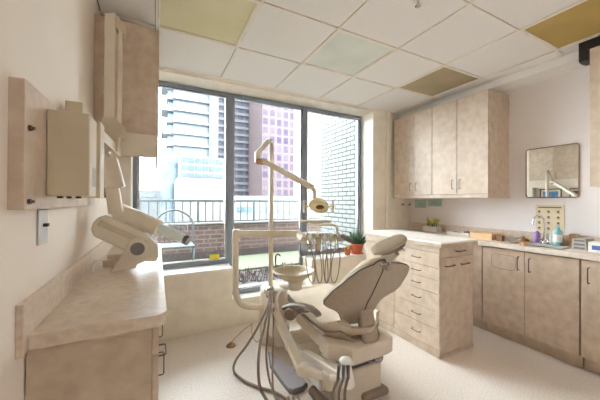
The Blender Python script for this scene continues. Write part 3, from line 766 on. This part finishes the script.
# tray head: control bar with handpieces, handle, hoses
d0, d1 = P(302, 238, D=2.26), P(343, 239, D=2.20)
B().sweep([d0, d1], [(-.045, -.016), (.045, -.016), (.05, 0), (.04, .018), (-.04, .018), (-.05, 0)], sm=False).obj('control_head', 'cream2', t)
B().sweep([P(303, 233, D=2.26), P(340, 233.5, D=2.22)], [(-.05, -.004), (.05, -.004), (.05, .006), (-.05, .006)], sm=False).obj('instrument_tray', 'clear', t)
B().tube([P(300, 221.5, D=2.3), P(318, 221.5, D=2.26), P(331, 221.7, D=2.22), ], .012).tube([P(311, 225, D=2.26), P(331, 225, D=2.22), P(336, 226.5, D=2.21), P(337, 232, D=2.21), P(337, 238, D=2.21)], .011).obj('head_handle', 'cream', t)
B().cyl(P(318, 239, D=2.25), P(318, 250, D=2.25), .026, .022).obj('head_stem', 'cream2', t)
for k, u in enumerate((307, 314, 321, 328, 335)):
    a = P(u, 235, D=2.2); b_ = P(u+2.5, 244.5, D=2.12)
    hp = B().tube([a, a.lerp(b_, .5), b_], .009).ball(a, .015).obj('handpiece', 'steel', t)
    e = P(u+2.5, 244.5, D=2.12)
    uu = u+2+[-3, -1, 0, 1, 3][k]
    sg = [9, 7, 5, -6, -9][k]; c_ = [P(uu, 256, D=2.13), P(uu+sg*.1, 268, D=2.14), P(uu+sg*.35, 279, D=2.17), P(uu+sg*.7, 283, D=2.21), P(uu+sg, 277, D=2.24), P(uu+sg*.9, 262, D=2.26), P(uu+sg*.6, 250, D=2.27), P(uu+sg*.5, 242, D=2.27)]
    B().tube([e]+c_, .0042, n=8).obj('handpiece_hose', 'hose', hp)
e = P(342, 236, D=2.18)
B().tube([e, P(347, 239, D=2.15), P(353, 243, D=2.14)], lambda s_: .02-.008*s_).obj('head_grip', 'grey', t)
for k, u in enumerate((304, 310.5, 317.5, 324.5, 331.5, 338)):
    q = P(u, 237.5+(k % 2)*1.5, D=2.19)
    B().ball(q, .021, (1.1, 1.3, .9)).cyl(q, q+Vector((0, 0, .045)), .008, .006).obj('handpiece_cradle', 'white' if k % 2 else 'cream2', t)
# rounded syringe holder on the right end
B().ball(P(343, 237, D=2.2), .032, (1, 1, .8)).obj('end_cap', 'cream', t)

# assistant arm: two links, post, holder
hub = P(273, 307.5, D=2.30); el = P(302, 370, D=1.90); jt = P(329, 378, D=1.84)
B().cyl(hub-Vector((.03, 0, 0)), hub+Vector((.04, 0, 0)), .042, .042, 24, True, .006).obj('arm_hub', 'cream', t)
B().sweep([hub, hub.lerp(el, .5), el], [(-.03, -.02), (.03, -.02), (.03, .02), (-.03, .02)], sm=False).obj('assistant_arm', 'cream', t)
B().cyl(el-Vector((.02, .02, 0)), el+Vector((.03, .03, 0)), .038, .038, 24, True, .006).tube([el, el.lerp(jt, .5)+Vector((0, 0, .004)), jt], .030).obj('lower_link', 'cream', t)
B().cyl(jt+Vector((0, 0, -.06)), jt+Vector((0, 0, .045)), .046, .046, 24, True, .006).obj('link_joint', 'cream', t)
hp_ = P(346, 373, D=1.70)
B().cyl(hp_+Vector((.01, 0, -.075)), hp_+Vector((0, 0, .055)), .046, .030, 24, True, .004).ball(hp_+Vector((0, 0, .07)), .042, (1, 1, .62)).tube([jt, jt.lerp(hp_, .5), hp_+Vector((0, .02, -.02))], .028).obj('holder', 'white', t)
for k, du in enumerate((-6, -1.5, 3)):
    a = P(345+du, 366, D=1.65)
    hs = B().cyl(a, a+Vector((.004*du/3, 0, -.075)), .011, .008).obj('suction_tip', 'grey', t)
    z1 = P(341+du*1.3, 392, D=1.67)
    B().tube([a+Vector((0, 0, -.07)), z1, Vector((z1.x+.0, z1.y+.01, .06)), Vector((z1.x-.06, z1.y+.06, .014)), Vector((z1.x-.16, z1.y+.14, .012)), Vector((z1.x-.14, z1.y+.34, .012))], .0085, n=8).obj('suction_hose', 'vinyl_d', hs)
# hoses from the column head to the floor
def fl(u, v, r=.012): q = P(u, v, z=r); return q
st_ = P(271, 294, D=2.36)
H1 = [P(271, 292, D=2.36), P(268, 305, D=2.3), P(259, 325, D=2.2), P(247, 345, D=2.16), P(236, 360, D=2.13), fl(234, 371), fl(243, 380), fl(258, 387), fl(272, 391), fl(286, 399), fl(292, 409)]
H2 = [P(271.5, 292, D=2.36), P(268, 310, D=2.26), P(262, 335, D=2.08), P(258.5, 360, D=1.97), P(259.5, 385, D=1.94), fl(266, 399), fl(274, 410), fl(283, 418)]
H3 = [P(272.5, 292, D=2.36), P(269.5, 315, D=2.2), P(267, 340, D=2.1), P(266.5, 360, D=2.06), P(270, 382, D=2.02), fl(279, 400), fl(290, 416)]
H4 = [P(274, 292, D=2.36), P(273.5, 320, D=2.2), P(273, 350, D=2.06), P(272.5, 375, D=1.96), fl(274, 394), fl(280, 406)]
for hpts, r, nm in ((H1, .0095, 'hose'), (H2, .011, 'hose'), (H3, .008, 'hose'), (H4, .007, 'hose')):
    B().tube(hpts, r, n=8).obj('floor_hose', 'hose', t)
B().tube([st_+Vector((-.01, .03, .0)), st_+Vector((0, 0, .05)), st_+Vector((.02, 0, .0))], .022).box(st_+Vector((-.03, -.005, -.02)), st_+Vector((.04, .10, .03)), .01).obj('hose_clamp', 'steel', t)
B().tube([P(281, 290, D=2.33), P(277, 297, D=2.28), P(276.5, 307, D=2.27), P(279, 313, D=2.26)], .010).obj('air_syringe_hose', 'white', t)

# pedal
t = thing('foot_pedal', 'long grey floor pedal plate beside the chair base', 'pedal', P(288, 370, z=0))
pl = [(268, 350), (283, 360), (298, 370), (308, 383), (304, 387), (293, 390.5), (289, 389), (280, 378), (270, 364)]
pp = [P(u, v, z=.034) for u, v in pl]
cen = sum(pp, Vector())/len(pp)
B().prism([p-Vector((0, 0, .034)) for p in pp], (0, 0, .026), .004).obj('base', 'grey', t)
B().prism([cen+(p-cen)*.93-Vector((0, 0, .009)) for p in pp], (0, 0, .010), .004).obj('tread', 'gpad', t)

# ------------------------------------------------------------------ dental chair
AX = 1.30
t = thing('dental_chair', 'taupe dental chair seen from behind with winged backrest and headrest', 'dental chair', (AX, 1.9, 0))
def interp(tab, s):
    for (a, x), (b_, y) in zip(tab, tab[1:]):
        if s <= b_:
            k = (s-a)/(b_-a); k = k*k*(3-2*k)*.4+k*.6
            return x+(y-x)*k
    return tab[-1][1]
WT_ = [(0, .07), (.04, .11), (.10, .145), (.18, .165), (.235, .19), (.27, .235), (.32, .268), (.38, .272), (.5, .25), (.7, .195), (.88, .135), (.96, .105), (1, .075)]
WR_ = [(0, .085), (.1, .10), (.25, .12), (.34, .14), (.40, .19), (.46, .25), (.53, .272), (.62, .28), (.72, .285), (.82, .275), (.89, .235), (.94, .18), (.98, .11), (1, .075)]
def back_pt(s, tt, off=0.0):
    w_ = interp(WT_ if tt < 0 else WR_, s); x = w_*tt
    y = 1.60-.235*s + (.11 if tt < 0 else -.012)*(abs(x)/.27)**2.0 + .015*math.sin(PI*s)
    z = .475+.495*s
    top = -.028*abs(tt)**2.5*(s > .85)*((s-.85)/.15)
    return Vector((AX+.015*s+x, y+off*.9, z+top+off*.4))
B().skin(lambda a, b_: back_pt(a, 2*b_-1), 36, 28, .022, dirfn=lambda a, b_: Vector((0, .9, .42))).obj('backrest_shell', 'vinyl', t)
def cth(a, b_):
    tt = abs(2*b_-1); return .012+.062*max(0, 1-tt**4)*min(1, a*8, (1-a)*8+.2)
B().skin(lambda a, b_: back_pt(a*.96+.02, (2*b_-1)*.97, .025), 30, 24, cth, dirfn=lambda a, b_: Vector((0, .9, .42))).obj('backrest_cushion', 'vinyl_l', t)
# piping round the shell edge and the seam down the back
edge = [back_pt(s/40, -1) for s in range(41)] + [back_pt(1, tt/6) for tt in range(-5, 6)] + [back_pt(s/40, 1) for s in range(40, -1, -1)] + [back_pt(0, 1-k/5) for k in range(1, 11)]
off = Vector((0, .006, .003))
B().tube([p+off for p in edge], .0048, n=8, smooth=False, caps=False).obj('edge_piping', 'piping', t)
B().tube([back_pt(s/20, .12-.0*s) + Vector((0, -.002, 0)) for s in range(2, 21)], .0045, n=8, smooth=False).obj('back_seam', 'piping', t)
# headrest
A_ = (R2*.90+U2*.42).normalized(); T_ = (U2*.80-R2*.36-F*.30).normalized(); C_ = A_.cross(T_).normalized(); T_ = C_.cross(A_).normalized()
def pad(c, ha, hc, ht, e=.55, n=28):
    q = bmesh.new(); bmesh.ops.create_uvsphere(q, u_segments=n, v_segments=16, radius=1)
    f_ = lambda x, e_: math.copysign(abs(x)**e_, x)
    for v in q.verts:
        x, y, z = v.co; v.co = c + A_*ha*f_(x, .75) + C_*hc*f_(y, .75) + T_*ht*f_(z, e)
    b = B(); b._add(q, True); return b
hc_ = P(389, 245.5, D=1.72)
pad(hc_+T_*.008, .116, .062, .0165).obj('headrest_cushion', 'vinyl', t)
pad(hc_-T_*.020+A_*.012, .088, .05, .012).obj('headrest_shell', 'vinyl_d', t)
hb = P(395, 250, D=1.73); tb = back_pt(.97, .2)
B().sweep([tb+Vector((0, -.0, -.05)), tb+Vector((0, .0, .02)), hb], [(-.035, -.014), (.035, -.014), (.035, .014), (-.035, .014)], sm=False).obj('headrest_stem', 'vinyl', t)
q = P(384, 264, D=1.77)
B().cyl(q-R2*.028, q+R2*.028, .010).obj('headrest_hinge', 'steel', t)
B().cyl(P(397, 250, D=1.72), P(405, 249.5, D=1.70), .010).obj('headrest_knob', 'steel', t)
# link under the backrest
LK = [Vector(p) for p in ((1.338, 1.552, .585), (1.338, 1.540, .53), (1.334, 1.522, .48), (1.326, 1.492, .435), (1.316, 1.466, .393))]
def link_pt(a, b_):
    k = min(3, int(a*4)); q = LK[k].lerp(LK[k+1], a*4-k); w_ = .118+.012*a
    return q + Vector(((b_-.5)*w_, .012*(2*b_-1)**2, 0))
B().skin(link_pt, 12, 8, .045, dirfn=lambda a, b_: Vector((0, .95, .2))).obj('backrest_link', 'vinyl', t)
B().prism([(1.395, 1.60, .54), (1.395, 1.56, .49), (1.395, 1.51, .41), (1.395, 1.55, .395), (1.395, 1.62, .47)], (.02, 0, 0), .006).obj('link_cover', 'vinyl_d', t)
# seat
def seat_pt(a, b_):
    tt = 2*b_-1; y = 1.495+.885*a
    w_ = .265*(min(1, (a/.22))**.5*.45+.55 if a < .22 else 1)*(1-.10*max(0, (a-.6)/.4)**2)
    z = .435+.075*a-.02*math.sin(PI*min(1, a*1.2)) + .055*abs(tt)**3*(1-a*.6)
    if a < .3: z += .045*(1-a/.3)
    return Vector((AX+w_*tt, y+ (.0 if a > .2 else .09*(1-a/.2)*(abs(tt)**2)), z))
B().skin(seat_pt, 30, 22, lambda a, b_: .02+.06*(1-abs(2*b_-1)**5)*min(1, .25+a*5), dirfn=lambda a, b_: Vector((0, 0, -1))).obj('seat_cushion', 'vinyl_l', t)
B().skin(lambda a, b_: seat_pt(.02+a*.96, .04+.92*b_)-Vector((0, 0, .078-.02*abs(2*b_-1)**3)), 20, 14, .022, dirfn=lambda a, b_: Vector((0, 0, -1))).obj('seat_shell', 'vinyl', t)
# leg rest folding down in front
def leg_pt(a, b_):
    tt = 2*b_-1; ang = a*1.15; L = .36*a
    return Vector((AX+(.235-.05*a)*tt, 2.385+L*math.cos(ang*.6), .515-L*math.sin(ang)*.75))
B().skin(leg_pt, 14, 10, .06, dirfn=lambda a, b_: Vector((0, -.25, -.95))).obj('leg_rest', 'vinyl_l', t)
# frame under the seat
up = [(294, 304), (318, 322), (344, 338), (350, 343), (338, 352), (331, 358), (312, 340), (296, 321)]
up = [P(u, v, x=1.09) for u, v in up]
for q in up: q.z = min(q.z, .375+.09*(q.y-1.5)); q.y = max(q.y, 1.56)
B().prism(up, (.36, 0, 0), .004).obj('seat_underframe', 'shell', t)
fz0, fz1 = .285, .392
poly = [(1.035, 1.60), (1.13, 1.452), (1.35, 1.452), (1.44, 1.455), (1.50, 1.47), (1.525, 1.55), (1.47, 1.70), (1.035, 1.72)]
B().prism([Vector((a, b_, fz0)) for a, b_ in poly], (0, 0, fz1-fz0), .010, 3).obj('rear_frame', 'shell', t)
B().box((1.14, 1.53, .20), (1.40, 1.68, .30), .01).obj('lift_link', 'grey', t)
B().tube([(1.40, 1.52, .285), (1.43, 1.50, .25), (1.38, 1.48, .235), (1.30, 1.50, .25)], .006).cyl((1.37, 1.49, .255), (1.41, 1.49, .285), .018).obj('release_bar', 'steel', t)
# base
B().box((1.10, 1.50, .0), (1.425, 1.80, .215), .014, 3).obj('base_housing', 'shell', t)
B().box((1.40, 1.49, .0), (1.46, 1.56, .045), .018, 3).box((1.24, 1.455, .0), (1.46, 1.53, .05), .022, 4).obj('rubber_foot', 'vinyl_d', t)
poly = [Vector((1.03, 1.72, 0)), Vector((1.03, 1.72, .13)), Vector((1.03, 1.98, .165)), Vector((1.03, 2.04, .165)), Vector((1.03, 2.04, 0))]
B().prism([Vector((1.03, y, z)) for y, z in ((1.70, 0), (1.70, .15), (2.05, .17), (2.05, 0))], (.40, 0, 0), .012, 3).obj('base_cover', 'white', t)
B().prism([Vector((1.05, y, z)) for y, z in ((2.06, 0), (2.06, .168), (2.40, .12), (2.42, 0))], (.36, 0, 0), .012, 3).obj('base_cover', 'white', t)
B().prism([P(u, v, x=1.0) for u, v in [(301, 350), (338, 372), (338, 380), (300, 357)]], (.06, 0, 0), .01, 3).obj('side_rail', 'shell', t)
# corrugated cable duct at the base
q = [P(312, 384, D=1.95), P(318, 390, D=1.88), P(325, 398, D=1.82), P(330, 408, D=1.78)]
q = [Vector((p.x, p.y, .035)) for p in q]
B().tube(crom(q, 14), lambda s_: .030+.004*math.sin(s_*110), n=14, smooth=False).obj('cable_duct', 'vinyl_d', t)
# left armrest
ar = [P(283.5, 308, D=2.16), P(290, 305.5, D=2.12), P(299, 305, D=2.05), (P(309, 307.5, D=1.98)), P(317, 313, D=1.93), P(318.5, 316.5, D=1.92)]
B().sweep(crom([Vector(p) for p in ar], 6), lambda i: [(.024*(1+.25*math.sin(i/30*PI))*math.cos(2*PI*k/14), .017*math.sin(2*PI*k/14)) for k in range(14)]).obj('armrest', 'vinyl_d', t)
q = P(290.5, 314, D=2.06)
B().cyl(q-Vector((.015, .012, 0)), q+Vector((.035, .03, 0)), .043, .043, 24, True, .006).box(q+Vector((.0, -.02, -.01)), Vector((1.08, q.y+.03, q.z+.03)), .008).obj('armrest_pivot', 'vinyl_d', t)

# socket and cords at the foot of the window wall
o = P(231, 346, z=0)
t = thing('floor_plug', 'small orange-tan floor socket with cords near the window wall', 'socket', o)
B().lathe(o, [(0, 0), (.045, 0), (.04, .012), (.018, .02), (.014, .035), (0, .036)]).obj('boss', 'pink', t)
B().tube([o+Vector((.0, 0, .03)), P(236, 337, z=.02), P(246, 328, z=.02), P(252, 324, z=.03)], .004).tube([P(252, 323, z=.04), P(252, 334, z=.008), P(257, 342, z=.008), P(262, 335, z=.02)], .004).obj('cord', 'pink', t)

# ------------------------------------------------------------------ outside
gz = .2
tag(B().box((-6, YG+.05, gz-.3), (8, 3.78, gz), 0).obj('balcony_floor', 'conc'), None, None) if False else struct(B().box((-6, YG+.05, gz-.3), (2.75, 3.80, gz), 0).obj('floor_balcony', 'conc'))
t_ = B().box((-6, 3.80, gz-.3), (2.75, 4.62, gz-.02), 0).obj('gravel_bed', 'bed'); tag(t_, 'dark gravel strip with dry plants on the balcony', 'planting bed', kind='stuff')
t_ = B().box((-6, 4.62, gz-.3), (5, 5.795, gz+.01), 0).obj('lawn_strip', 'turf'); tag(t_, 'pale green turf strip in front of the balcony parapet', 'grass', kind='stuff')
# dry low plants
sh = B()
for k in range(420):
    x, y = random.uniform(.2, 2.5), random.uniform(3.86, 4.5); a = random.uniform(0, 2*PI)
    p = Vector((x, y, gz-.02)); h_ = random.uniform(.05, .13)
    q = p+Vector((math.cos(a)*.04, math.sin(a)*.04, h_)); sh.tube([p, p.lerp(q, .5)+Vector((0, 0, .01)), q], lambda s_: .008*(1-.8*s_), n=4, step=2)
tag(sh.obj('dry_plants', 'shrub'), 'brownish pink dry low plants growing in the balcony gravel', 'plants', kind='stuff')
struct(B().box((-6, 5.80, -.4), (5, 6.15, .885), .01).obj('wall_parapet', 'parapet'))
struct(B().box((-6, 5.77, gz), (5, 5.80, .36), .004).obj('trim_6', 'bed'))
struct(B().box((-6, 5.76, .885), (5, 6.17, .915), .004).obj('trim_7', 'conc'))
struct(B().box((2.72, YG+.06, -.4), (3.2, 4.46, 5.2), 0).obj('wall_balcony', 'wbrick'))
t = thing('balcony_railing', 'grey metal railing with thin upright bars on top of the balcony parapet', 'railing', (.5, 5.95, .885))
x0r, x1r = -4.0, 4.2
B().box((x0r, 5.925, 1.33), (x1r, 5.975, 1.375), .006).obj('top_rail', 'rail', t)
B().box((x0r, 5.935, .92), (x1r, 5.965, .945), .004).obj('bottom_rail', 'rail', t)
k = 0; x = x0r+.1
while x < x1r:
    thick = k % 8 == 0
    w_ = .022 if thick else .0115
    B().box((x-w_, 5.95-w_, .885 if thick else .94), (x+w_, 5.95+w_, 1.335), .002).obj('post' if thick else 'baluster', 'rail', t)
    x += .145; k += 1
# garden chair with arched back
t = thing('garden_chair', 'green-grey metal garden chair with arched back outside the left window', 'chair', P(174, 260, z=gz))
b0 = P(174, 240, D=4.6); cx, cy = b0.x, b0.y
fr = B(); 
fr.tube([(cx-.30, cy, gz), (cx-.30, cy, .85), (cx-.24, cy+.02, 1.08), (cx, cy+.03, 1.20), (cx+.24, cy+.02, 1.08), (cx+.30, cy, .85), (cx+.30, cy, gz)], .016)
fr.obj('back_frame', 'rail', t)
sl = B()
for k in range(-3, 4): sl.tube([(cx+.07*k, cy+.015, .66), (cx+.07*k, cy+.03, 1.17-.02*k*k)], .007, smooth=False)
sl.obj('back_bars', 'rail', t)
B().box((cx-.28, cy-.46, .63), (cx+.28, cy+.02, .66), .008).obj('seat', 'rail', t)
for sx in (-1, 1):
    B().cyl((cx+.26*sx, cy-.44, gz), (cx+.26*sx, cy-.44, .64), .014).obj('leg', 'rail', t)
# cable hanging outside the right window
tag(B().tube([P(338, 119, y=3.42), P(334, 140, y=3.42), P(326, 165, y=3.42), P(317, 186, y=3.42), P(309, 205, y=3.42)], .006, n=8).obj('hanging_cable', 'grey', loc=P(338, 119, y=3.42)), 'thin grey cable hanging in a curve outside the right window pane', 'cable')
# city
struct(B().box((-300, 12, -26), (300, 400, -25), 0).obj('ground', 'street'))
def X(u, y): return P(u, 200, y=y).x
def Zv(v, u, y): return P(u, v, y=y).z
Y1 = 82
t = thing('tower_block', 'pale blue glass tower with white floor bands left of the centre mullion', 'building', (10, Y1, -25))
xa, xb, xc = X(173, Y1), X(213, Y1), X(161, Y1)
za = Zv(158, 190, Y1)
B().box((xa, Y1+1, za), (xb, Y1+22, 62), 0).obj('glass_body', dim(mat('tower_pale_glass', (186, 212, 230), .3, c2=(222, 234, 244), scale=.25, detail=4), .085), t)
z = za; k = 0
while z < 60:
    B().box((xa-.5, Y1-.2, z), (xb+.5, Y1+1.2, z+.7), 0).obj('floor_slab', 'tslab', t)
    B().box((xc + (1.2 if k % 2 else 0), Y1+.5, z-.2), (xa+.3, Y1+8, z+1.0), 0).obj('balcony', 'tslab', t)
    B().box((xc+1.5, Y1+2, z+1.0), (xa+.3, Y1+8, z+3.2), 0).obj('window', 'tglass', t)
    z += 3.15; k += 1
B().box((xb-1.2, Y1-.6, -25), (xb+1.0, Y1+10, 45), 0).obj('corner_strip', 'tglass', t)
B().box((X(161, Y1), Y1-1, Zv(200, 170, Y1)-6), (X(180, Y1), Y1+10, za+1), 0).obj('lower_block', 'tglass', t)
Y2 = 70
t = thing('office_building', 'low stone and blue glass office building at the foot of the pale blue tower', 'building', (8, Y2, -25))
B().box((X(180, Y2), Y2, Zv(180, 200, Y2)), (X(230, Y2), Y2+8, Zv(157, 200, Y2)), 0).obj('glass_storey', 'tslab', t)
ow = dim(mat('office_window', (86, 138, 182), .3, c2=(140, 182, 212), scale=.6), .075)
for v0, v1 in ((158.5, 163.5), (166, 171), (173.5, 177.5)):
    for u0 in (181, 188, 195, 202, 209, 216, 223):
        B().box((X(u0, Y2), Y2-.2, Zv(v1, 200, Y2)), (X(u0+5.8, Y2), Y2+.1, Zv(v0, 200, Y2)), 0).obj('window', ow, t)
B().box((X(176, Y2), Y2-3, -25), (X(231, Y2), Y2+8, Zv(180, 200, Y2)), 0).obj('podium', 'tbase', t)
Y3 = 112
t = thing('apartment_tower', 'lavender apartment tower with white window rows behind the middle window', 'building', (35, Y3, -25))
B().box((X(218, Y3), Y3, -25), (X(263, Y3), Y3+18, 110), 0).obj('facade', 'tlav', t)
z = -20
while z < 106:
    B().box((X(218, Y3)-.2, Y3-.5, z), (X(262, Y3), Y3, z+1.0), 0).obj('balcony_slab', 'tslab', t); z += 2.8
Y4 = 92
t = thing('apartment_tower', 'tall pink brick tower behind the middle window, right of the lavender one', 'building', (40, Y4, -25))
B().box((X(262, Y4), Y4, -25), (X(306, Y4), Y4+16, 110), 0).obj('facade', 'tpink', t)
Y5 = 38
t = thing('street_building', 'low pale building with dark window strip just beyond the railing', 'building', (10, Y5, -25))
B().box((X(236, Y5), Y5, -25), (X(300, Y5), Y5+8, Zv(196, 260, Y5)), 0).obj('facade', 'far', t)
B().box((X(236, Y5), Y5-.2, Zv(212, 260, Y5)), (X(300, Y5), Y5+.1, Zv(207, 260, Y5)), 0).obj('window_strip', 'tglass', t)
t = thing('street_building', 'distant pale low building at the far left beyond the railing', 'building', (-10, 110, -25))
B().box((X(128, 110), 110, -25), (X(162, 110), 120, Zv(190, 150, 110)), 0).obj('facade', 'far', t)
B().box((X(134, 110), 109.8, Zv(197, 150, 110)), (X(156, 110), 110, Zv(194, 150, 110)), 0).obj('window_strip', 'tglass', t)
t = thing('rendered_building', 'plain beige rendered building beyond the white brick wall', 'building', (12, 22, -25))
B().box((X(308, 22), 22, -25), (X(345, 22), 25, 40), 0).obj('facade', 'pinkw', t)

# ------------------------------------------------------------------ light, world, camera
wd = bpy.data.worlds.new('sky'); SC.world = wd; wd.use_nodes = True
bg = wd.node_tree.nodes['Background']; bg.inputs['Color'].default_value = (.94, .92, 1, 1); bg.inputs['Strength'].default_value = 9.0

cam = bpy.data.cameras.new('camera'); co = bpy.data.objects.new('camera', cam); COL.objects.link(co)
cam.sensor_width = 36; cam.lens = FPX/600*36; cam.clip_end = 1000; cam.clip_start = .02
m = Matrix((R2, U2, -F)).transposed().to_4x4(); m.translation = Vector((0, 0, CH)); co.matrix_world = m
SC.camera = co
SC.view_settings.view_transform = 'Standard'; SC.view_settings.look = 'None'; SC.view_settings.gamma = 1
SC.view_settings.use_curve_mapping = False; SC.view_settings.exposure = 1.34
SC.cycles.max_bounces = 12; SC.cycles.diffuse_bounces = 8; SC.cycles.transparent_max_bounces = 16
